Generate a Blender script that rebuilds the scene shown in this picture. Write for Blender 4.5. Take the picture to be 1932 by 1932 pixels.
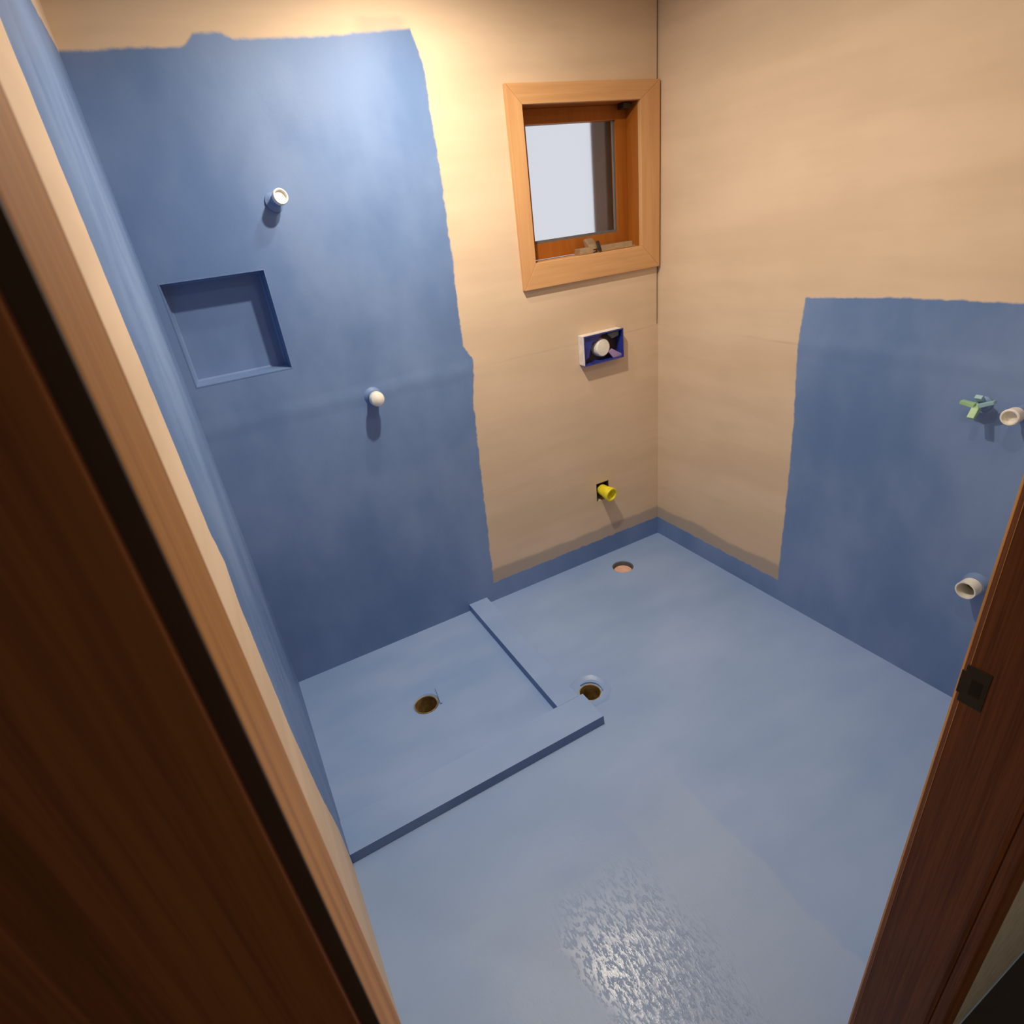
import bpy, bmesh, math, random
from mathutils import Vector, Matrix

# ------------------------------------------------------------------ reset
for o in list(bpy.data.objects):
    bpy.data.objects.remove(o, do_unlink=True)
scene = bpy.context.scene
COL = scene.collection
random.seed(4)

# ------------------------------------------------------------------ camera
# metres: X right along the back wall, Y into the room, Z up; origin = floor corner of back and right wall
CAM = Vector((-1.83268, -2.07845, 1.6))
YAW, PITCH, ROLL, FPX = 0.441895, 0.472955, -0.128856, 1081.353
fw = Vector((math.sin(YAW) * math.cos(PITCH), math.cos(YAW) * math.cos(PITCH), -math.sin(PITCH)))
rt = Vector((math.cos(YAW), -math.sin(YAW), 0))
up = rt.cross(fw)
r2 = math.cos(ROLL) * rt + math.sin(ROLL) * up
u2 = -math.sin(ROLL) * rt + math.cos(ROLL) * up
cam_data = bpy.data.cameras.new('camera')
cam_data.sensor_width = 36
cam_data.lens = 36 * FPX / 1932
cam_data.clip_start = 0.005
cam_data.clip_end = 60
cam_data.dof.use_dof = True
cam_data.dof.focus_distance = 2.3
cam_data.dof.aperture_fstop = 16
cam = bpy.data.objects.new('camera', cam_data)
COL.objects.link(cam)
mrot = Matrix((r2, u2, -fw)).transposed()
cam.matrix_world = Matrix.Translation(CAM) @ mrot.to_4x4()
scene.camera = cam

# ------------------------------------------------------------------ world, exposure, lamp strengths
world = bpy.data.worlds.new('overcast_sky')
scene.world = world
world.use_nodes = True
bg = world.node_tree.nodes['Background']
bg.inputs['Color'].default_value = (0.86, 0.88, 0.95, 1)
bg.inputs['Strength'].default_value = 0.66
scene.view_settings.view_transform = 'Standard'
scene.view_settings.look = 'None'
scene.view_settings.gamma = 1
scene.view_settings.exposure = 0.3
scene.view_settings.use_curve_mapping = False
LAMP_COL = (1.0, 0.86, 0.68)
H = 2.30                       # ceiling height
# downlights: x, y, watts
LAMPS = [(-1.09, -0.38, 3.6), (-1.10, -0.66, 17.0), (-1.00, -1.45, 3.0)]
HALL_FILL = (-0.4, -2.75, 5.5)  # unseen lamp added behind the camera to lift the hall-side timber

# ------------------------------------------------------------------ node helper
class NT:
    def __init__(s, name):
        s.mat = bpy.data.materials.new(name)
        s.mat.use_nodes = True
        s.t = s.mat.node_tree
        s.bsdf = s.t.nodes['Principled BSDF']
        s._pos = None
    def node(s, kind, **kw):
        n = s.t.nodes.new(kind)
        for k, v in kw.items():
            setattr(n, k, v)
        return n
    def put(s, sock, v):
        if hasattr(v, 'is_linked') or hasattr(v, 'links'):
            s.t.links.new(v, sock)
        elif isinstance(v, (tuple, list)):
            sock.default_value = tuple(v) + (1,) if len(v) == 3 and sock.type == 'RGBA' else tuple(v)
        else:
            sock.default_value = v
    def m(s, op, a, b=0.0, clamp=False):
        n = s.node('ShaderNodeMath', operation=op, use_clamp=clamp)
        s.put(n.inputs[0], a); s.put(n.inputs[1], b)
        return n.outputs[0]
    def pos(s):
        if s._pos is None:
            g = s.node('ShaderNodeNewGeometry')
            x = s.node('ShaderNodeSeparateXYZ')
            s.t.links.new(g.outputs['Position'], x.inputs[0])
            s._pos = (g.outputs['Position'], x.outputs[0], x.outputs[1], x.outputs[2])
        return s._pos
    def noise(s, scale=(1, 1, 1), detail=3, rough=0.55, off=(0, 0, 0), dist=0.0, rotz=0.0):
        mp = s.node('ShaderNodeMapping')
        s.t.links.new(s.pos()[0], mp.inputs[0])
        mp.inputs['Location'].default_value = off
        mp.inputs['Rotation'].default_value = (0, 0, rotz)
        mp.inputs['Scale'].default_value = scale
        n = s.node('ShaderNodeTexNoise')
        s.t.links.new(mp.outputs[0], n.inputs['Vector'])
        n.inputs['Scale'].default_value = 1
        n.inputs['Detail'].default_value = detail
        n.inputs['Roughness'].default_value = rough
        n.inputs['Distortion'].default_value = dist
        return n.outputs['Fac']
    def ramp(s, v, lo, hi, a=0.0, b=1.0):
        n = s.node('ShaderNodeMapRange', clamp=True, interpolation_type='SMOOTHSTEP')
        s.put(n.inputs[0], v)
        n.inputs[1].default_value = lo; n.inputs[2].default_value = hi
        n.inputs[3].default_value = a; n.inputs[4].default_value = b
        return n.outputs[0]
    def mix(s, f, a, b):
        n = s.node('ShaderNodeMix', data_type='RGBA')
        s.put(n.inputs[0], f); s.put(n.inputs[6], a); s.put(n.inputs[7], b)
        return n.outputs[2]
    def mixf(s, f, a, b):
        n = s.node('ShaderNodeMix', data_type='FLOAT')
        s.put(n.inputs[0], f); s.put(n.inputs[2], a); s.put(n.inputs[3], b)
        return n.outputs[0]
    def curve(s, v, pts, lo, hi):
        """piecewise profile of v: pts (v, out) with out inside lo..hi, v inside its own range"""
        v0, v1 = pts[0][0], pts[-1][0]
        mr = s.node('ShaderNodeMapRange', clamp=True)
        s.put(mr.inputs[0], v); mr.inputs[1].default_value = v0; mr.inputs[2].default_value = v1
        c = s.node('ShaderNodeFloatCurve')
        cv = c.mapping.curves[0]
        p = [((a - v0) / (v1 - v0), (b - lo) / (hi - lo)) for a, b in pts]
        cv.points[0].location = p[0]; cv.points[1].location = p[-1]
        for q in p[1:-1]:
            cv.points.new(*q)
        for q in cv.points:
            q.handle_type = 'VECTOR'
        c.mapping.update()
        s.t.links.new(mr.outputs[0], c.inputs['Value'])
        return s.m('ADD', s.m('MULTIPLY', c.outputs[0], hi - lo), lo)
    def bump(s, h, strength=0.2, dist=0.002, normal=None):
        n = s.node('ShaderNodeBump')
        n.inputs['Strength'].default_value = strength
        n.inputs['Distance'].default_value = dist
        s.t.links.new(h, n.inputs['Height'])
        if normal is not None:
            s.t.links.new(normal, n.inputs['Normal'])
        return n.outputs[0]
    def out(s, color=None, rough=None, normal=None, spec=None, metal=None):
        if color is not None: s.put(s.bsdf.inputs['Base Color'], color)
        if rough is not None: s.put(s.bsdf.inputs['Roughness'], rough)
        if normal is not None: s.put(s.bsdf.inputs['Normal'], normal)
        if spec is not None: s.put(s.bsdf.inputs['Specular IOR Level'], spec)
        if metal is not None: s.put(s.bsdf.inputs['Metallic'], metal)
        return s.mat

# ------------------------------------------------------------------ surface recipes
BLUE_A, BLUE_B = (0.120, 0.208, 0.42), (0.200, 0.300, 0.53)
FLOOR_A, FLOOR_B = (0.240, 0.375, 0.66), (0.310, 0.445, 0.73)   # same coat as the walls, stronger light from above painted in
RAW_A, RAW_B = (0.72, 0.56, 0.405), (0.645, 0.495, 0.35)

def blue_nodes(s, vertical=True):
    """colour, roughness and height of the rolled-on rubber membrane"""
    sc = (1.6, 1.6, 0.9) if vertical else (1.3, 1.3, 1.3)
    n1 = s.noise(sc, 3, 0.5, (3, 1, 7))
    n2 = s.noise((4.5, 4.5, 3.0) if vertical else (2.2, 6, 2), 4, 0.6, (11, 4, 2), rotz=0.0 if vertical else 0.5)
    f = s.m('ADD', s.m('MULTIPLY', n1, 0.65), s.m('MULTIPLY', n2, 0.35))
    col = s.mix(s.ramp(f, 0.36, 0.66), *((BLUE_A, BLUE_B) if vertical else (FLOOR_A, FLOOR_B)))
    rough = s.mixf(s.ramp(n2, 0.35, 0.65), 0.40, 0.62)
    h = s.m('ADD', s.m('MULTIPLY', s.noise((90, 90, 90), 2, 0.5), 0.5), s.m('MULTIPLY', n2, 2.0))
    return col, rough, h

def raw_nodes(s, along):
    sc = (0.9, 0.9, 7.0)
    n = s.noise(sc, 4, 0.6, (2, 9, 5))
    n2 = s.noise((2.2, 2.2, 3.0), 3, 0.55, (7, 3, 1))
    f = s.m('ADD', s.m('MULTIPLY', n, 0.6), s.m('MULTIPLY', n2, 0.4))
    return s.mix(s.ramp(f, 0.38, 0.62), RAW_A, RAW_B)

def wall_material(name, mask_fn, damp_fn, joint=True):
    s = NT(name)
    P, X, Y, Z = s.pos()
    wob = s.m('SUBTRACT', s.noise((26, 26, 26), 3, 0.6), 0.5)
    wob2 = s.m('SUBTRACT', s.noise((5, 5, 5), 2, 0.5, (4, 4, 4)), 0.5)
    mask = mask_fn(s, X, Y, Z, wob, wob2)
    damp = damp_fn(s, X, Y, Z, wob, wob2)
    bc, br, bh = blue_nodes(s)
    rc = raw_nodes(s, 0)
    rc = s.mix(s.m('MULTIPLY', damp, 0.62), rc, (0.30, 0.27, 0.26))
    # pencilled / stopped sheet joint about chest height
    if joint:
        jz = s.m('ABSOLUTE', s.m('SUBTRACT', s.m('ADD', Z, s.m('MULTIPLY', wob2, 0.025)), 1.09))
        jl = s.ramp(jz, 0.0, 0.007, 1, 0)
        rc = s.mix(s.m('MULTIPLY', jl, s.ramp(s.noise((2.5, 2.5, 1), 2), 0.4, 0.6, 0.0, 0.22)), rc, (0.33, 0.24, 0.17))
        bh = s.m('ADD', bh, s.ramp(jz, 0.0, 0.045, 4.0, 0))
    col = s.mix(mask, rc, bc)
    rough = s.mixf(mask, 0.75, br)
    bh = s.m('MULTIPLY', bh, mask)
    return s.out(col, rough, s.bump(bh, 0.35, 0.0012), spec=s.mixf(mask, 0.25, 0.3))

def edge(s, d, w=0.004):
    """1 where d > 0"""
    return s.ramp(d, -w, w)

def back_mask(s, X, Y, Z, w, w2):
    ex = s.curve(Z, [(0, -0.993), (0.378, -0.980), (0.957, -0.957), (1.10, -0.932), (1.13, -0.932), (1.18, -0.964),
                     (1.72, -0.951), (2.04, -0.955), (2.10, -0.968), (2.15, -0.985)], -1.1, -0.8)
    tz = s.curve(X, [(-1.93, 2.088), (-1.64, 2.098), (-1.622, 2.104), (-1.60, 2.126), (-1.53, 2.129), (-1.50, 2.114),
                     (-1.27, 2.121), (-1.0, 2.141)], 2.0, 2.2)
    a = edge(s, s.m('SUBTRACT', s.m('ADD', ex, s.m('ADD', s.m('MULTIPLY', w, 0.02), s.m('MULTIPLY', w2, 0.01))), X))
    b = edge(s, s.m('SUBTRACT', s.m('ADD', tz, s.m('MULTIPLY', w, 0.014)), Z), 0.006)
    base = edge(s, s.m('SUBTRACT', s.m('ADD', 0.100, s.m('MULTIPLY', w, 0.02)), Z))
    return s.m('MAXIMUM', s.m('MULTIPLY', a, b), base)

def back_damp(s, X, Y, Z, w, w2):
    d = edge(s, s.m('SUBTRACT', s.m('ADD', 0.165, s.m('MULTIPLY', w2, 0.05)), Z), 0.010)
    # thin smear of paint above the shower patch
    dx = s.m('MULTIPLY', s.ramp(X, -1.17, -1.12), s.ramp(X, -1.02, -0.98, 1, 0))
    sm = s.m('MULTIPLY', dx, s.ramp(s.m('ADD', Z, s.m('MULTIPLY', w, 0.02)), 2.160, 2.176, 0.5, 0))
    return s.m('MAXIMUM', d, sm)

def right_mask(s, X, Y, Z, w, w2):
    ey = s.curve(Z, [(0, -0.752), (0.5, -0.748), (0.8, -0.741), (1.085, -0.722), (1.26, -0.734)], -0.9, -0.6)
    tz = s.curve(Y, [(-1.9, 1.262), (-1.35, 1.260), (-1.05, 1.256), (-0.72, 1.242)], 1.1, 1.4)
    a = edge(s, s.m('SUBTRACT', s.m('ADD', ey, s.m('MULTIPLY', w, 0.012)), Y))
    b = edge(s, s.m('SUBTRACT', s.m('ADD', tz, s.m('ADD', s.m('MULTIPLY', w, 0.012), s.m('MULTIPLY', w2, 0.012))), Z))
    base = edge(s, s.m('SUBTRACT', s.m('ADD', 0.098, s.m('MULTIPLY', w, 0.02)), Z))
    return s.m('MAXIMUM', s.m('MULTIPLY', a, b), base)

def right_damp(s, X, Y, Z, w, w2):
    return edge(s, s.m('SUBTRACT', s.m('ADD', 0.162, s.m('MULTIPLY', w2, 0.05)), Z), 0.010)

def left_mask(s, X, Y, Z, w, w2):
    ey = s.curve(Z, [(0, -0.90), (0.18, -0.90), (0.45, -1.02), (0.75, -1.095), (1.05, -1.095), (1.12, -1.05), (1.2, -1.095), (2.2, -1.085)], -1.3, -0.7)
    a = edge(s, s.m('SUBTRACT', Y, s.m('ADD', ey, s.m('MULTIPLY', w, 0.02))))
    b = edge(s, s.m('SUBTRACT', s.m('ADD', 2.085, s.m('MULTIPLY', w, 0.03)), Z), 0.006)
    return s.m('MULTIPLY', a, b)

def no_damp(s, X, Y, Z, w, w2):
    return s.m('MULTIPLY', w, 0.0)

M = {}
M['wall_back'] = wall_material('back_wall_sheet_and_membrane', back_mask, back_damp)
M['wall_right'] = wall_material('right_wall_sheet_and_membrane', right_mask, right_damp)
M['wall_left'] = wall_material('left_wall_sheet_and_membrane', left_mask, no_damp, joint=False)
M['wall_front'] = wall_material('front_wall_sheet', lambda s, X, Y, Z, w, w2: edge(s, s.m('SUBTRACT', s.m('ADD', 0.1, s.m('MULTIPLY', w, 0.02)), Z)), no_damp, joint=False)

def blue_material(name, floor=False):
    s = NT(name)
    P, X, Y, Z = s.pos()
    c, r, h = blue_nodes(s, vertical=not floor)
    if floor:
        # a second, fresher roller coat in front of the door: slicker and stippled
        w = s.m('SUBTRACT', s.noise((7, 7, 7), 3, 0.6), 0.5)
        xe = s.m('ADD', X, s.m('MULTIPLY', w, 0.12))
        ye = s.m('ADD', s.m('MULTIPLY', Y, -1.0), s.m('MULTIPLY', w, 0.18))
        def lane(x0, x1, y0, soft=0.02, ysoft=0.14):
            f = s.m('MULTIPLY', s.ramp(xe, x0 - soft, x0 + soft), s.ramp(xe, x1 - soft, x1 + soft, 1, 0))
            return s.m('MULTIPLY', f, s.ramp(ye, y0 - ysoft, y0 + ysoft))
        wet = lane(-1.49, -1.225, 1.37, 0.045)
        damp2 = s.m('MAXIMUM', lane(-1.72, -1.15, 1.30, 0.05, 0.2), lane(-1.20, -0.95, 1.20, 0.010, 0.16))
        st = s.noise((105, 40, 60), 4, 0.65, rotz=0.2)
        st = s.m('ADD', s.m('MULTIPLY', st, 0.5), s.ramp(st, 0.50, 0.64))
        c = s.mix(s.m('MULTIPLY', s.m('MAXIMUM', wet, damp2), 0.30), c, (0.40, 0.49, 0.66))
        r = s.mixf(damp2, r, 0.50)
        r = s.mixf(wet, r, 0.23)
        h = s.m('ADD', h, s.m('MULTIPLY', s.m('MULTIPLY', st, s.m('ADD', wet, s.m('MULTIPLY', damp2, 0.06))), 4.5))
    return s.out(c, r, s.bump(h, 0.35, 0.0012), spec=0.5)

M['floor'] = blue_material('floor_membrane', True)
M['membrane'] = blue_material('membrane')
_s = NT('hob_membrane'); _c, _r, _h = blue_nodes(_s, False)
M['hob'] = _s.out(_c, _r, _s.bump(_h, 0.35, 0.0012), spec=0.4)

def wood_material(name, a, b, rough=0.42, grain=(45, 45, 2.2), spec=0.4):
    s = NT(name)
    n = s.noise(grain, 4, 0.6, (1, 2, 3), 0.4)
    n2 = s.noise(tuple(g * 0.2 for g in grain), 2, 0.5, (8, 2, 3))
    f = s.m('ADD', s.m('MULTIPLY', n, 0.6), s.m('MULTIPLY', n2, 0.4))
    return s.out(s.mix(s.ramp(f, 0.32, 0.68), a, b), rough, s.bump(n, 0.12, 0.0006), spec=spec)

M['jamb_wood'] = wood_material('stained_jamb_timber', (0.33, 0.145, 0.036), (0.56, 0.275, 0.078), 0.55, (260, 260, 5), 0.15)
M['shaded_timber'] = wood_material('shaded_door_timber', (0.13, 0.042, 0.015), (0.27, 0.095, 0.03), 0.5, (260, 260, 5), 0.2)  # same timber as the left jamb, its shade painted into a darker colour
M['cedar_v'] = wood_material('cedar_upright', (0.58, 0.31, 0.135), (0.68, 0.39, 0.18), 0.45)
M['cedar_h'] = wood_material('cedar_lengthwise', (0.56, 0.30, 0.13), (0.68, 0.39, 0.18), 0.45, (2.2, 45, 45))
M['cedar_dark'] = wood_material('cedar_sash', (0.30, 0.09, 0.012), (0.38, 0.125, 0.018), 0.45, spec=0.2)

def plain(name, col, rough=0.5, metal=0.0, spec=0.5, var=0.12, emit=None, es=0):
    s = NT(name)
    n = s.noise((30, 30, 30), 3)
    c = s.mix(s.ramp(n, 0.3, 0.7), tuple(x * (1 - var) for x in col), tuple(min(1, x * (1 + var * 0.5)) for x in col))
    s.out(c, rough, None, spec, metal)
    if emit:
        s.bsdf.inputs['Emission Color'].default_value = tuple(emit) + (1,)
        s.bsdf.inputs['Emission Strength'].default_value = es
    return s.mat

M['ceiling'] = plain('ceiling_board', (0.50, 0.40, 0.29), 0.85)
M['white_plastic'] = plain('white_plastic', (0.85, 0.83, 0.76), 0.35)
M['pvc'] = plain('cream_pvc', (0.80, 0.76, 0.62), 0.35)
M['pvc_brown'] = plain('stained_drain_pipe', (0.36, 0.25, 0.09), 0.35, var=0.5)
M['pink'] = plain('pink_foam_plug', (0.80, 0.50, 0.38), 0.7)
M['yellow'] = plain('yellow_plastic', (0.88, 0.78, 0.03), 0.4)
M['yellow_deep'] = plain('deep_yellow_plastic', (0.66, 0.55, 0.01), 0.5)
M['black'] = plain('dark_cavity', (0.022, 0.016, 0.012), 0.9)
M['jamb_shade'] = plain('dark_brown_shade', (0.045, 0.02, 0.006), 0.7)
M['green'] = plain('green_plastic', (0.36, 0.60, 0.33), 0.4)
M['pale_green'] = plain('painted_spindle', (0.30, 0.50, 0.58), 0.5)
M['box_blue'] = plain('glossy_blue_plastic', (0.03, 0.05, 0.33), 0.25, var=0.4)
M['box_inner'] = plain('dark_brown_inner', (0.05, 0.03, 0.025), 0.5)
M['box_white'] = plain('white_tape', (0.78, 0.74, 0.72), 0.5)
M['lilac'] = plain('lilac_plastic', (0.35, 0.25, 0.50), 0.4)
M['brass'] = plain('aged_brass', (0.46, 0.35, 0.23), 0.38, metal=0.6)
M['strike'] = plain('blackened_steel', (0.05, 0.04, 0.025), 0.5, metal=0.6)
M['hall_wall'] = plain('hall_paint', (0.62, 0.58, 0.50), 0.7)
M['hall_floor'] = plain('hall_carpet', (0.03, 0.024, 0.02), 0.95)
M['grey_plastic'] = plain('grey_rubber', (0.12, 0.13, 0.14), 0.6)
M['exterior_board'] = plain('brown_exterior_board', (0.10, 0.05, 0.025), 0.7)
M['framing'] = plain('rough_framing', (0.30, 0.20, 0.11), 0.85)
M['lamp_trim'] = plain('white_trim', (0.85, 0.85, 0.85), 0.4)
M['lamp_lens'] = plain('glowing_lens', (0.9, 0.9, 0.9), 0.4, emit=LAMP_COL, es=6.0)
g = NT('obscure_glass')
g.bsdf.inputs['Base Color'].default_value = (0.97, 0.98, 1, 1)
g.bsdf.inputs['Roughness'].default_value = 0.16
g.bsdf.inputs['IOR'].default_value = 1.3
g.bsdf.inputs['Transmission Weight'].default_value = 1
g.put(g.bsdf.inputs['Normal'], g.bump(g.noise((60, 60, 60), 2), 0.05, 0.001))
M['glass'] = g.mat

# ------------------------------------------------------------------ mesh helpers
def add_box(bm, x0, x1, y0, y1, z0, z1):
    v = [bm.verts.new((x, y, z)) for z in (z0, z1) for y in (y0, y1) for x in (x0, x1)]
    for f in ((0, 2, 3, 1), (4, 5, 7, 6), (0, 1, 5, 4), (2, 6, 7, 3), (0, 4, 6, 2), (1, 3, 7, 5)):
        bm.faces.new([v[i] for i in f])

def basis(axis):
    a = Vector(axis).normalized()
    t = Vector((0, 0, 1)) if abs(a.z) < 0.9 else Vector((1, 0, 0))
    u = a.cross(t).normalized()
    return a, u, a.cross(u).normalized()

def add_lathe(bm, origin, axis, prof, seg=28, close=False):
    """profile [(distance along axis, radius)], radius 0 closes to a point"""
    a, u, w = basis(axis)
    o = Vector(origin)
    rings = []
    for d, r in prof:
        if r <= 1e-6:
            rings.append([bm.verts.new(o + a * d)])
        else:
            rings.append([bm.verts.new(o + a * d + (u * math.cos(t) + w * math.sin(t)) * r)
                          for t in (2 * math.pi * i / seg for i in range(seg))])
    if close:
        rings.append(rings[0])
    for p, q in zip(rings, rings[1:]):
        for i in range(seg):
            j = (i + 1) % seg
            if len(p) == 1 and len(q) == 1: continue
            if len(p) == 1: bm.faces.new((p[0], q[j], q[i]))
            elif len(q) == 1: bm.faces.new((p[i], p[j], q[0]))
            else: bm.faces.new((p[i], p[j], q[j], q[i]))

def add_prism(bm, pts, axis, a0, a1):
    """polygon of 2-D points extruded along x, y or z from a0 to a1"""
    def mk(p, a):
        return {'x': (a, p[0], p[1]), 'y': (p[0], a, p[1]), 'z': (p[0], p[1], a)}[axis]
    A = [bm.verts.new(mk(p, a0)) for p in pts]
    B = [bm.verts.new(mk(p, a1)) for p in pts]
    bm.faces.new(A); bm.faces.new(B[::-1])
    n = len(pts)
    for i in range(n):
        bm.faces.new((A[i], B[i], B[(i + 1) % n], A[(i + 1) % n]))

def finish(name, bm, mat, parent=None, smooth=False, bevel=0.0, seg=2, label=None):
    bmesh.ops.recalc_face_normals(bm, faces=bm.faces)
    if bevel > 0:
        bmesh.ops.bevel(bm, geom=[e for e in bm.edges if e.is_manifold and e.calc_face_angle(0) > 0.5],
                        offset=bevel, segments=seg, profile=0.6, affect='EDGES', clamp_overlap=True)
    me = bpy.data.meshes.new(name)
    bm.to_mesh(me); bm.free()
    me.materials.append(M[mat] if isinstance(mat, str) else mat)
    if smooth:
        me.shade_smooth()
        for e in me.edges: pass
    o = bpy.data.objects.new(name, me)
    COL.objects.link(o)
    if smooth:
        try:
            me.set_sharp_from_angle(angle=math.radians(38))
        except Exception:
            pass
    if parent is not None:
        o.parent = parent
        o.matrix_parent_inverse = Matrix.Translation(-Vector(parent.location))
    if label: o['label'] = label
    return o

def boxes(name, lst, mat, parent=None, bevel=0.0, label=None):
    bm = bmesh.new()
    for b in lst: add_box(bm, *b)
    return finish(name, bm, mat, parent, bevel=bevel, label=label)

def lathe(name, origin, axis, prof, mat, parent=None, seg=28, label=None, close=False):
    bm = bmesh.new()
    add_lathe(bm, origin, axis, prof, seg, close)
    return finish(name, bm, mat, parent, smooth=True, label=label)

def tube(r_out, r_in, d0, d1):
    """closed hollow sleeve profile"""
    return [(d0, r_in), (d0, r_out), (d1, r_out), (d1, r_in)]

def structure(o, label=None, cat=None):
    o['kind'] = 'structure'
    if label: o['label'] = label
    if cat: o['category'] = cat
    return o

def thing(name, loc, label, cat, group=None):
    o = bpy.data.objects.new(name, None)
    o.location = loc
    o.empty_display_size = 0.05
    COL.objects.link(o)
    o['label'] = label; o['category'] = cat
    if group: o['group'] = group
    return o

def boolean_cut(o, cutters):
    for c in cutters:
        md = o.modifiers.new('cut', 'BOOLEAN')
        md.operation = 'DIFFERENCE'; md.solver = 'EXACT'; md.object = c
    bpy.context.view_layer.update()
    dg = bpy.context.evaluated_depsgraph_get()
    me = bpy.data.meshes.new_from_object(o.evaluated_get(dg))
    o.modifiers.clear()
    old = o.data
    o.data = me
    bpy.data.meshes.remove(old)
    for c in cutters:
        m = c.data
        bpy.data.objects.remove(c, do_unlink=True)
        bpy.data.meshes.remove(m)

# ------------------------------------------------------------------ room shell
W = 1.917                      # back wall length
YF, YH = -1.83, -1.935         # room face and hall face of the door wall
DL, DR, DH = -1.86, -1.10, 2.04  # clear door opening

# back wall: one thick slab with the window hole, the niche hole and the open corner joint
bm = bmesh.new()
add_prism(bm, [(-W - 0.1, -0.05), (0.0, -0.05), (0.0, 1.095), (-0.009, 1.095), (-0.009, H), (-W - 0.1, H)], 'y', 0.0, 0.11)
wb = finish('wall_back', bm, 'wall_back')
NX0, NX1, NZ0, NZ1, ND = -1.888, -1.594, 1.236, 1.540, 0.076
WX0, WX1, WZ0, WZ1 = -0.640, -0.088, 1.412, 1.953
boolean_cut(wb, [boxes('c', [(NX0 - 0.004, NX1 + 0.004, -0.05, ND + 0.004, NZ0 - 0.004, NZ1 + 0.004)], 'black'),
                 boxes('c', [(WX0, WX1, -0.05, 0.2, WZ0, WZ1)], 'black'),
                 boxes('c', [(-0.385, -0.312, -0.05, 0.08, 0.318, 0.412)], 'black'),
                 boxes('c', [(-0.435, -0.229, -0.05, 0.06, 0.997, 1.119)], 'black')])
structure(wb, 'back wall of beige sheeting with blue membrane shower patch', 'wall')
# niche lining, 4 mm of membrane all round, slightly soft at the front
bm = bmesh.new()
def ring(x0, x1, z0, z1, y): return [bm.verts.new(p) for p in ((x0, y, z0), (x1, y, z0), (x1, y, z1), (x0, y, z1))]
rA = ring(NX0 - 0.004, NX1 + 0.004, NZ0 - 0.004, NZ1 + 0.004, -0.0006)
rB = ring(NX0 - 0.0005, NX1 + 0.0005, NZ0 - 0.0005, NZ1 + 0.0005, -0.001)
rC = ring(NX0, NX1, NZ0, NZ1, 0.004)
rD = ring(NX0 + 0.004, NX1 - 0.004, NZ0 + 0.004, NZ1 - 0.004, ND - 0.004)
rE = ring(NX0 + 0.009, NX1 - 0.009, NZ0 + 0.009, NZ1 - 0.009, ND)
for p, q in ((rA, rB), (rB, rC), (rC, rD), (rD, rE)):
    for i in range(4):
        bm.faces.new((p[i], p[(i + 1) % 4], q[(i + 1) % 4], q[i]))
bm.faces.new(rE)
finish('niche', bm, 'membrane', wb, label='recessed square shower niche coated in blue')
boxes('corner_shadow_joint', [(-0.009, 0.0, 0.012, 0.1, 1.095, H)], 'black', wb, label='dark open joint in the corner')

wr = boxes('wall_right', [(0, 0.11, -1.95, 0.11, -0.05, H)], 'wall_right')
structure(wr, 'right wall of beige sheeting with blue membrane basin patch', 'wall')
wl = boxes('wall_left', [(-W - 0.1, -W, -1.904, 0, -0.05, H)], 'wall_left')
structure(wl, 'blue coated left wall beside the shower', 'wall')
wf = boxes('wall_front', [(DR + 0.02, 0, YH, YF, -0.05, H), (-W, DL - 0.02, -1.904, YF, -0.05, H), (DL - 0.02, DR + 0.02, YH, YF, DH + 0.02, H)], 'wall_front')
structure(wf, 'wall holding the doorway the view is taken through', 'wall')
cl = boxes('ceiling', [(-W - 0.1, 0.11, -1.95, 0.11, H, H + 0.08)], 'ceiling')
structure(cl, 'plain ceiling over the bathroom', 'ceiling')

# floor with three drain holes and a dished recess round the floor waste
SHOWER_DRAIN, FLOOR_WASTE, PAN_OUTLET = (-1.513, -0.425), (-0.968, -0.727), (-0.352, -0.145)
fl = boxes('floor', [(-W, 0, -1.94, 0, -0.05, 0)], 'floor')
def cutter(c, prof, seg=32):
    return lathe('c', (c[0], c[1], 0), (0, 0, 1), prof, 'black', seg=seg)
boolean_cut(fl, [cutter(SHOWER_DRAIN, [(-0.1, 0), (-0.1, 0.046), (-0.006, 0.046), (0.004, 0.056), (0.004, 0)]),
                 cutter(FLOOR_WASTE, [(-0.1, 0), (-0.1, 0.043), (-0.010, 0.043), (-0.0095, 0.064), (0.003, 0.088), (0.003, 0)], 9),
                 cutter(PAN_OUTLET, [(-0.1, 0), (-0.1, 0.052), (0.01, 0.052), (0.01, 0)])])
structure(fl, 'floor coated in blue waterproof membrane', 'floor')
boxes('subfloor', [(-W, 0, -1.94, 0, -0.20, -0.17)], 'framing', fl)

# ------------------------------------------------------------------ shower hob (L-shaped upstand)
HZ = 0.036
def shade_uprights(o):
    # upright faces get the darker wall blue: their shade painted into the colour
    o.data.materials.append(M['membrane'])
    for f in o.data.polygons:
        if abs(f.normal.z) < 0.5: f.material_index = 1
hob = thing('shower_hob', (-1.07, -0.82, 0), 'low L-shaped blue coated step around the shower floor', 'hob')
bm = bmesh.new()
add_prism(bm, [(-0.884, 0.0), (-0.882, HZ), (-0.755, HZ), (-0.755, 0.0)], 'x', -W, -1.018)
shade_uprights(finish('front_bar', bm, 'hob', hob, bevel=0.0015))
bm = bmesh.new()
add_prism(bm, [(-1.128, 0.0), (-1.128, HZ), (-1.036, HZ), (-1.026, 0.0)], 'y', -0.755, 0.0)
shade_uprights(finish('side_bar', bm, 'hob', hob, bevel=0.0015))

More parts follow.
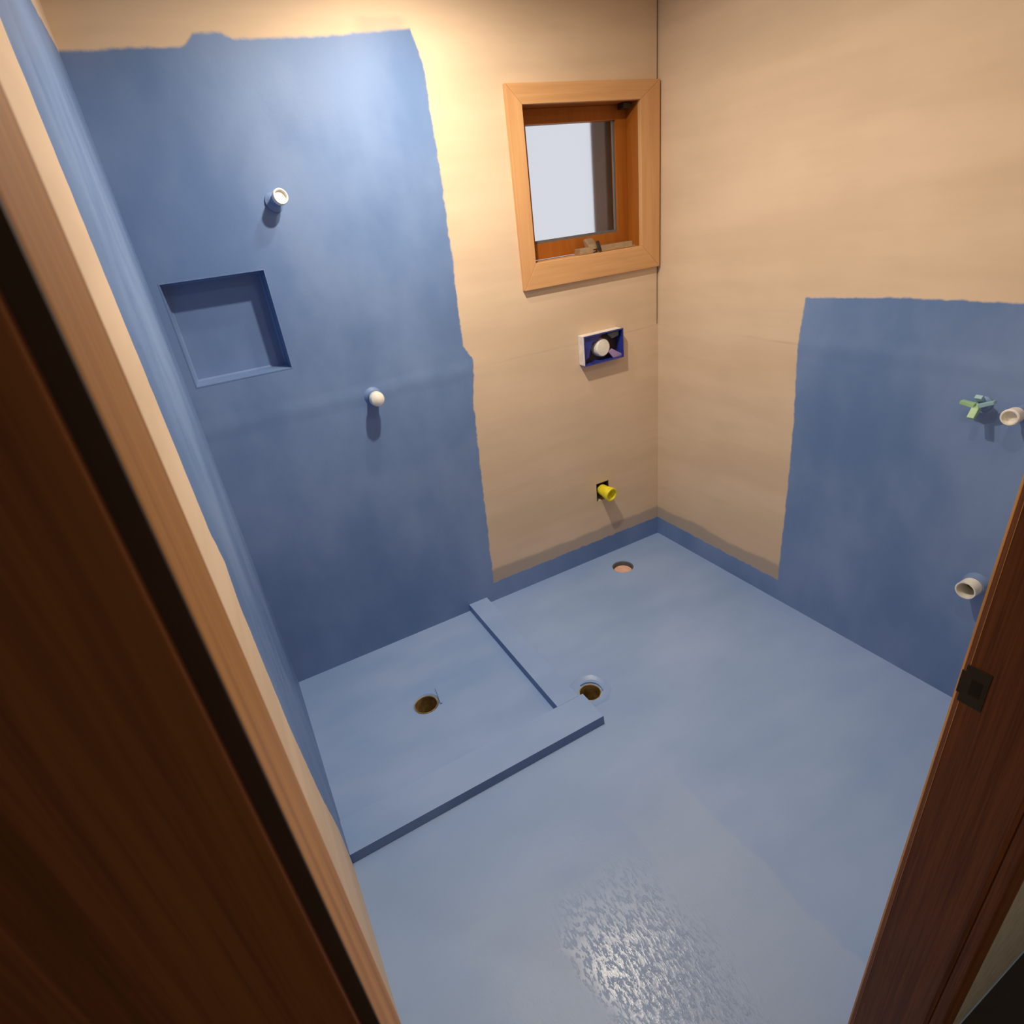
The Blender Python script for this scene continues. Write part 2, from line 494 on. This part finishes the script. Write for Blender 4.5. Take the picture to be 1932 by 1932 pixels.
# ------------------------------------------------------------------ drains
def drain(name, c, r, label, inner, z0=-0.17, top=-0.004, ridge=None):
    t = thing(name, (c[0], c[1], 0), label, 'drain')
    lathe('pipe_wall', (c[0], c[1], 0), (0, 0, 1), tube(r, r - 0.004, z0, top), inner, t, close=True)
    lathe('pipe_bottom', (c[0], c[1], 0), (0, 0, 1), [(z0, 0), (z0, r), (z0 + 0.01, r), (z0 + 0.01, 0)], inner, t)
    return t
sd = drain('shower_drain', SHOWER_DRAIN, 0.0455, 'open round drain hole in the shower floor inside the hob', 'pvc_brown', -0.15)
bm = bmesh.new()
add_prism(bm, [(-1.455, -0.372), (-1.449, -0.374), (-1.460, -0.462), (-1.467, -0.460)], 'z', 0.0, 0.007)
finish('membrane_fold', bm, 'hob', sd, bevel=0.001, label='small raised fold of membrane beside the hole')
fwst = drain('floor_waste', FLOOR_WASTE, 0.0425, 'floor waste in a dished ragged recess outside the hob corner', 'pvc_brown', -0.13, -0.0105)
# loose crescent of membrane lip
bm = bmesh.new()
N = 12
prev = None
for i in range(N + 1):
    a = math.radians(-25 + 130 * i / N)
    wdt = 0.015 * math.sin(math.pi * (0.06 + 0.88 * i / N))
    ri, ro = 0.0460, 0.0465 + wdt
    cur = [bm.verts.new((FLOOR_WASTE[0] + r * math.cos(a), FLOOR_WASTE[1] + r * math.sin(a), z))
           for r, z in ((ri, -0.0093), (ro, -0.0093), (ro, -0.0055), (ri, -0.003))]
    if prev:
        for k in range(4):
            bm.faces.new((prev[k], prev[(k + 1) % 4], cur[(k + 1) % 4], cur[k]))
    else:
        bm.faces.new(cur)
    prev = cur
bm.faces.new(prev[::-1])
finish('torn_lip', bm, 'hob', fwst, label='torn curved lip of membrane')
po = drain('pan_outlet', PAN_OUTLET, 0.0515, 'capped toilet outlet hole in the floor by the back corner', 'grey_plastic', -0.09)
lathe('plug', (PAN_OUTLET[0], PAN_OUTLET[1], 0), (0, 0, 1), [(-0.078, 0), (-0.078, 0.046), (-0.024, 0.046), (-0.021, 0.043), (-0.024, 0.02), (-0.026, 0)], 'pink', po, label='pinkish plug below floor level')

# ------------------------------------------------------------------ pipe stubs on the back wall
def stub(name, base, axis, label, cat, length, r_pipe, cap_prof, cap_mat, group=None, flange=True):
    t = thing(name, base, label, cat, group)
    lathe('pipe', base, axis, [(-0.0, 0), (-0.0, r_pipe), (length, r_pipe), (length, 0)], 'membrane', t, seg=24)
    if flange:
        lathe('membrane_collar', base, axis, [(0.0, r_pipe + 0.012), (0.003, r_pipe + 0.008), (0.010, r_pipe + 0.001), (0.010, r_pipe - 0.001), (0.0, r_pipe - 0.001)], 'membrane', t, seg=24, close=True)
    lathe('end_cap', base, axis, [(length + d, r) for d, r in cap_prof], cap_mat, t, seg=24)
    return t
stub('shower_outlet', (-1.506, 0, 1.722), (0.22, -1, 0.16), 'capped shower head pipe stub poking out above the niche', 'pipe', 0.042, 0.017,
     [(0, 0), (0, 0.020), (0.003, 0.0225), (0.015, 0.0225), (0.017, 0.0210), (0.017, 0.018), (0.008, 0.016), (0.008, 0)], 'white_plastic')
stub('mixer_outlet', (-1.3475, 0, 1.078), (0, -1, 0), 'pipe stub with domed white cap low on the blue shower wall', 'pipe', 0.040, 0.021,
     [(0, 0), (0, 0.024), (0.004, 0.0265), (0.018, 0.0265), (0.028, 0.023), (0.034, 0.013), (0.036, 0)], 'white_plastic')

# ------------------------------------------------------------------ cistern flush box
cb = thing('cistern_box', (-0.335, 0, 1.06), 'open blue plastic flush box with white round cap under the window', 'box')
bx0, bx1, bz0, bz1, by = -0.436, -0.228, 0.996, 1.120, -0.038
T = 0.005
boxes('side_panel', [(bx0, bx0 + T, by, 0.05, bz0, bz1)], 'box_blue', cb)
boxes('side_panel', [(bx1 - T, bx1, by, 0.05, bz0, bz1)], 'box_blue', cb)
boxes('top_panel', [(bx0 + T, bx1 - T, by, 0.05, bz1 - T, bz1)], 'box_blue', cb)
boxes('bottom_panel', [(bx0 + T, bx1 - T, by, 0.05, bz0, bz0 + T)], 'box_blue', cb)
boxes('back_panel', [(bx0 + T, bx1 - T, 0.01, 0.05, bz0 + T, bz1 - T)], 'box_inner', cb)
bm = bmesh.new()                                     # ragged white tape along the top and left outside
add_prism(bm, [(bx0 - 0.001, bz1 + 0.0005), (bx0 + 0.05, bz1 + 0.0005), (bx0 + 0.12, bz1 + 0.001), (bx1 - 0.01, bz1 + 0.0005),
               (bx1 - 0.012, bz1 + 0.003), (bx0 + 0.11, bz1 + 0.0035), (bx0 + 0.03, bz1 + 0.003), (bx0 - 0.001, bz1 + 0.0035)], 'y', by - 0.001, -0.001)
finish('top_tape', bm, 'box_white', cb, label='white tape along the top edge')
bm = bmesh.new()
add_prism(bm, [(bx0 - 0.0035, bz0 + 0.006), (bx0 - 0.0005, bz0 + 0.002), (bx0 - 0.0005, bz1 + 0.003), (bx0 - 0.0035, bz1 + 0.002)], 'y', by - 0.001, -0.001)
finish('side_tape', bm, 'box_white', cb, label='white tape along the side edge')
bm = bmesh.new()
add_prism(bm, [(bx0 + T, bz1 - T), (bx0 + 0.105, bz1 - T), (bx0 + 0.085, bz1 - 0.028), (bx0 + 0.052, bz1 - 0.034), (bx0 + 0.036, bz1 - 0.075), (bx0 + 0.03, bz0 + 0.03), (bx0 + T, bz0 + 0.02)], 'y', -0.026, -0.020)
finish('film_flap', bm, 'box_blue', cb, bevel=0.002, label='crumpled blue film flap')
bm = bmesh.new()
add_prism(bm, [(bx1 - 0.075, bz0 + 0.035), (bx1 - 0.055, bz0 + 0.046), (bx1 - 0.03, bz0 + 0.030), (bx1 - T, bz0 + 0.016), (bx1 - T, bz0 + T), (bx1 - 0.05, bz0 + T)], 'y', -0.028, -0.020)
finish('film_flap', bm, 'lilac', cb, bevel=0.002)
bm = bmesh.new()
add_prism(bm, [(bx1 - 0.075, bz1 - 0.012), (bx1 - 0.014, bz1 - 0.008), (bx1 - 0.016, bz1 - 0.030), (bx1 - 0.05, bz1 - 0.036)], 'y', -0.024, -0.014)
finish('film_flap', bm, 'grey_plastic', cb, bevel=0.002)
lathe('round_cap', (-0.330, 0.010, 1.054), (0, -1, 0), [(0, 0), (0, 0.038), (0.032, 0.0375), (0.038, 0.033), (0.040, 0.015), (0.040, 0)], 'white_plastic', cb)

# ------------------------------------------------------------------ yellow plugged water point
yp = thing('cistern_water_point', (-0.345, 0, 0.365), 'yellow plugged water pipe in a rough cut hole low on the back wall', 'pipe')
ax = Vector((0.10, -1, -0.10)).normalized()
lathe('plug', (-0.350, 0.012, 0.372), ax, [(0, 0), (0, 0.026), (0.03, 0.028), (0.074, 0.035), (0.078, 0.033), (0.078, 0.027), (0.050, 0.018), (0.050, 0)], 'yellow', yp)
lathe('plug_core', (-0.350, 0.012, 0.372), ax, [(0.0495, 0), (0.0495, 0.016), (0.056, 0.012), (0.056, 0)], 'yellow_deep', yp, seg=6)
bm = bmesh.new()
add_box(bm, -0.3845, -0.3125, 0.072, 0.079, 0.3185, 0.4115)
finish('hole_back', bm, 'black', yp)
for nm, b in (('hole_side', (-0.3848, -0.3805, 0.0005, 0.072, 0.3185, 0.4115)), ('hole_side', (-0.3165, -0.3122, 0.0005, 0.072, 0.3185, 0.4115)),
              ('hole_side', (-0.3805, -0.3165, 0.0005, 0.072, 0.407, 0.4115))):
    boxes(nm, [b], 'black', yp)

# ------------------------------------------------------------------ right wall: taps and waste
gt = thing('basin_tap_plug', (0, -1.322, 0.995), 'small green tap spindle plug on the blue basin wall', 'tap')
lathe('pipe', (0, -1.322, 0.995), (-1, 0, 0), [(0, 0), (0, 0.020), (0.004, 0.020), (0.010, 0.013), (0.030, 0.012), (0.030, 0)], 'membrane', gt)
def fin(name, pts, y0, y1, mat):
    bm = bmesh.new(); add_prism(bm, pts, 'y', y0, y1); return finish(name, bm, mat, gt, bevel=0.0015)
fin('wing', [(-0.028, 0.985), (-0.052, 0.962), (-0.060, 0.968), (-0.046, 0.992), (-0.034, 1.003)], -1.330, -1.312, 'green')
fin('wing', [(-0.022, 1.000), (-0.048, 1.020), (-0.040, 1.028), (-0.020, 1.012)], -1.331, -1.313, 'pale_green')
bm = bmesh.new()
add_prism(bm, [(-1.316, 0.990), (-1.280, 0.996), (-1.282, 1.006), (-1.318, 1.003)], 'x', -0.046, -0.030); finish('handle', bm, 'green', gt, bevel=0.002)
bm = bmesh.new()
add_prism(bm, [(-1.328, 0.992), (-1.362, 1.010), (-1.360, 1.020), (-1.324, 1.004)], 'x', -0.046, -0.030); finish('handle', bm, 'pale_green', gt, bevel=0.002)

bt = thing('basin_pipe_stub', (0, -1.412, 0.992), 'white capped basin pipe half hidden behind the right door jamb', 'pipe')
lathe('pipe', (0, -1.412, 0.992), (-1, 0, 0), [(0, 0), (0, 0.017), (0.045, 0.017), (0.045, 0)], 'membrane', bt)
lathe('end_cap', (0, -1.412, 0.992), (-1, 0, 0), [(0.040, 0), (0.040, 0.021), (0.068, 0.022), (0.070, 0.020), (0.070, 0.017), (0.055, 0.015), (0.055, 0)], 'white_plastic', bt)

bw = thing('basin_waste_pipe', (0, -1.424, 0.449), 'white open ended waste pipe low on the blue basin wall', 'pipe')
lathe('membrane_collar', (0, -1.424, 0.449), (-1, 0, 0), [(0, 0.028), (0, 0.036), (0.004, 0.035), (0.024, 0.031), (0.024, 0.028)], 'membrane', bw, close=True)
lathe('pipe', (0, -1.424, 0.449), (-1, 0, 0), tube(0.0275, 0.0235, 0.0, 0.060), 'white_plastic', bw, close=True)
lathe('pipe_inside', (0, -1.424, 0.449), (-1, 0, 0), [(0.002, 0), (0.002, 0.0235), (0.006, 0.0235), (0.006, 0)], 'pvc_brown', bw)

# ------------------------------------------------------------------ window
wn = thing('window_1', (-0.36, 0, 1.68), 'small cedar framed window with obscure glass near the corner', 'window')
wn['kind'] = 'structure'
CX0, CX1, CZ0, CZ1, CY = -0.681, -0.010, 1.338, 1.996, -0.020
IX0, IX1, IZ0, IZ1 = -0.622, -0.105, 1.430, 1.935
def mitre(name, pts, mat):
    """casing board with a chamfered face: outline in x,z"""
    bm = bmesh.new(); add_prism(bm, pts, 'y', CY, -0.0005); return finish(name, bm, mat, wn, bevel=0.002, seg=2)
mitre('casing_board', [(CX0, CZ0), (IX0, IZ0), (IX0, IZ1), (CX0, CZ1)], 'cedar_v')
mitre('casing_board', [(CX1, CZ0), (CX1, CZ1), (IX1, IZ1), (IX1, IZ0)], 'cedar_v')
mitre('casing_board', [(CX0, CZ1), (IX0, IZ1), (IX1, IZ1), (CX1, CZ1)], 'cedar_h')
mitre('casing_board', [(CX0, CZ0), (CX1, CZ0), (IX1, IZ0), (IX0, IZ0)], 'cedar_h')
RB = 0.105
boxes('reveal_board', [(IX0 - 0.016, IX0, -0.0005, RB, IZ0 - 0.016, IZ1 + 0.016)], 'cedar_dark', wn)
boxes('reveal_board', [(IX1, IX1 + 0.016, -0.0005, RB, IZ0 - 0.016, IZ1 + 0.016)], 'cedar_dark', wn)
boxes('reveal_board', [(IX0, IX1, -0.0005, RB, IZ1, IZ1 + 0.016)], 'cedar_dark', wn)
boxes('sill_board', [(IX0, IX1, -0.0005, RB, IZ0 - 0.016, IZ0)], 'cedar_h', wn)
SY0, SY1 = 0.068, 0.100
GX0, GX1, GZ0, GZ1 = -0.566, -0.158, 1.492, 1.886
sash = boxes('sash', [(IX0 + 0.001, GX0, SY0, SY1, IZ0 + 0.004, IZ1 - 0.001), (GX1, IX1 - 0.001, SY0, SY1, IZ0 + 0.004, IZ1 - 0.001),
              (GX0, GX1, SY0, SY1, GZ1, IZ1 - 0.001), (GX0, GX1, SY0, SY1, IZ0 + 0.004, GZ0)], 'cedar_dark', wn)
boxes('glass_pane', [(GX0, GX1, 0.085, 0.090, GZ0, GZ1)], 'glass', sash)
for nm, b in (('glazing_seal', (GX0, GX1, 0.078, 0.0845, GZ0, GZ0 + 0.010)), ('glazing_seal', (GX1 - 0.007, GX1, 0.078, 0.0845, GZ0 + 0.010, GZ1))):
    boxes(nm, [b], 'grey_plastic', sash)
boxes('hinge', [(IX1 - 0.052, IX1 - 0.012, 0.018, 0.055, IZ1 - 0.020, IZ1 - 0.001)], 'strike', wn, bevel=0.003, label='dark stay hinge in the top corner')
wd = boxes('winder', [(-0.405, -0.340, -0.004, 0.040, IZ0, IZ0 + 0.024)], 'brass', wn, bevel=0.004, label='aged brass window winder on the sill')
bm = bmesh.new()
add_prism(bm, [(0.006, IZ0 + 0.014), (0.038, IZ0 + 0.014), (0.052, IZ0 + 0.050), (0.040, IZ0 + 0.056), (0.014, IZ0 + 0.034)], 'x', -0.352, -0.312)
finish('gear_housing', bm, 'brass', wd, bevel=0.004)
boxes('chain_track', [(-0.305, -0.140, -0.002, 0.036, IZ0, IZ0 + 0.024)], 'brass', wd, bevel=0.003)
bm = bmesh.new()
add_prism(bm, [(-0.012, IZ0 + 0.004), (-0.004, IZ0 + 0.004), (0.016, IZ0 + 0.040), (0.006, IZ0 + 0.044)], 'x', -0.316, -0.304)
finish('crank_handle', bm, 'strike', wd, bevel=0.002)
boxes('track_end', [(-0.142, -0.122, 0.004, 0.030, IZ0, IZ0 + 0.008)], 'brass', wd, bevel=0.002)

eb = boxes('exterior_post', [(-0.150, 0.10, 0.15, 0.25, 0.0, 2.3)], 'exterior_board', bevel=0.006)
eb['label'] = 'dark brown board standing outside behind the window glass'; eb['category'] = 'post'

# ------------------------------------------------------------------ doorway
dr = thing('door_1', (-1.48, -1.9, 0), 'stained timber door frame around the foreground', 'door frame')
dr['kind'] = 'structure'
boxes('jamb', [(DL - 0.020, DL, -1.905, YF + 0.001, 0, DH)], 'jamb_wood', dr, bevel=0.0015, label='orange-lit left jamb')
boxes('jamb', [(DR, DR + 0.020, YH - 0.002, YF + 0.001, 0, DH)], 'shaded_timber', dr, bevel=0.007, label='dark right jamb with strike plate')
bm = bmesh.new()
add_prism(bm, [(DR - 0.0006, YF - 0.007), (DR + 0.009, YF + 0.0045), (DR + 0.009, YF - 0.007)], 'z', 0.0, DH)
finish('lit_edge', bm, 'jamb_wood', dr, label='lit edge of the right jamb, painted lighter')  # light catching the arris, painted as a bead of lighter timber
boxes('head_jamb', [(DL - 0.020, DR + 0.020, YH, YF + 0.001, DH, DH + 0.020)], 'jamb_wood', dr, bevel=0.002)
AY0, AY1 = -1.953, -1.936
boxes('shade_strip', [(-1.8672, DL - 0.0003, -1.9085, -1.9052, 0, DH)], 'jamb_shade', dr, label='thin painted strip of shade along the left jamb')  # dark strip added for the unlit end face of the jamb
boxes('architrave', [(-1.99, -1.8672, -1.914, -1.9052, 0, DH + 0.07)], 'shaded_timber', dr, bevel=0.0012, label='dark left hall architrave close to the lens')
boxes('architrave', [(DR + 0.003, -1.035, AY0, AY1, 0, DH + 0.07)], 'shaded_timber', dr, bevel=0.003, label='dark right hall architrave')
boxes('architrave', [(-1.86, DR + 0.003, AY0, AY1, DH + 0.006, DH + 0.07)], 'shaded_timber', dr, bevel=0.003)
st = boxes('strike_plate', [(DR - 0.0010, DR + 0.0006, -1.862, YF - 0.004, 0.962, 1.024)], 'strike', dr, bevel=0.0004, label='blackened steel strike plate')
boxes('latch_hole', [(DR - 0.0014, DR - 0.0009, -1.856, -1.843, 0.980, 1.005)], 'black', st)
boxes('lip', [(DR - 0.0010, DR + 0.0006, YF - 0.0041, YF - 0.0002, 0.975, 1.012)], 'strike', st)

# ------------------------------------------------------------------ hall behind the camera
HY = -3.1
hf = boxes('floor_hall', [(-3.0, 0.8, HY, -1.94, -0.05, 0)], 'hall_floor'); structure(hf, 'dark carpet of the hall outside the doorway', 'floor')
hw = boxes('wall_hall', [(DR + 0.02, 0.8, YH - 0.003, YH, 0, H + 0.1), (-3.0, DL - 0.0201, -1.9051, -1.904, 0, H + 0.1), (DL - 0.02, DR + 0.02, YH - 0.001, YH, DH + 0.02, H + 0.1)], 'hall_wall')
structure(hw, 'pale grey hall wall beside the doorway', 'wall')
o = boxes('wall_hall_back', [(-3.0, 0.8, HY - 0.1, HY, 0, H + 0.1)], 'hall_wall'); structure(o, 'hall wall behind the viewer', 'wall')
o = boxes('wall_hall_left', [(-3.1, -3.0, HY, YH, 0, H + 0.1)], 'hall_wall'); structure(o, 'left end wall of the hall', 'wall')
o = boxes('wall_hall_right', [(0.8, 0.9, HY, YH, 0, H + 0.1)], 'hall_wall'); structure(o, 'right end wall of the hall', 'wall')
o = boxes('ceiling_hall', [(-3.1, 0.9, HY - 0.1, -1.95, H + 0.1, H + 0.15)], 'hall_wall'); structure(o, 'hall ceiling', 'ceiling')

# ------------------------------------------------------------------ ceiling downlights (the room's own lamps above the frame, plus an added hall fill)
def downlight(x, y, watts, label, z=H):
    t = thing('downlight', (x, y, z), label, 'light', 'ceiling downlights')
    lathe('trim_ring', (x, y, z), (0, 0, -1), [(0, 0.036), (0, 0.055), (0.004, 0.055), (0.007, 0.045), (0.007, 0.036)], 'lamp_trim', t, close=True)
    lathe('lens', (x, y, z), (0, 0, -1), [(0.0, 0), (0.0, 0.036), (0.003, 0.036), (0.003, 0)], 'lamp_lens', t)
    ld = bpy.data.lights.new('downlight_beam', 'AREA')
    ld.shape = 'DISK'; ld.size = 0.06; ld.energy = watts; ld.color = LAMP_COL
    lo = bpy.data.objects.new('downlight_beam', ld)
    COL.objects.link(lo)
    lo.parent = t
    lo.location = (0, 0, -0.012)
    return t
downlight(*LAMPS[0], 'ceiling downlight nearest the back wall')
downlight(*LAMPS[1], 'ceiling downlight in the middle of the row over the shower side')
downlight(*LAMPS[2], 'ceiling downlight nearest the doorway')
downlight(*HALL_FILL, 'added dim fill lamp in the unseen hall', H + 0.1)
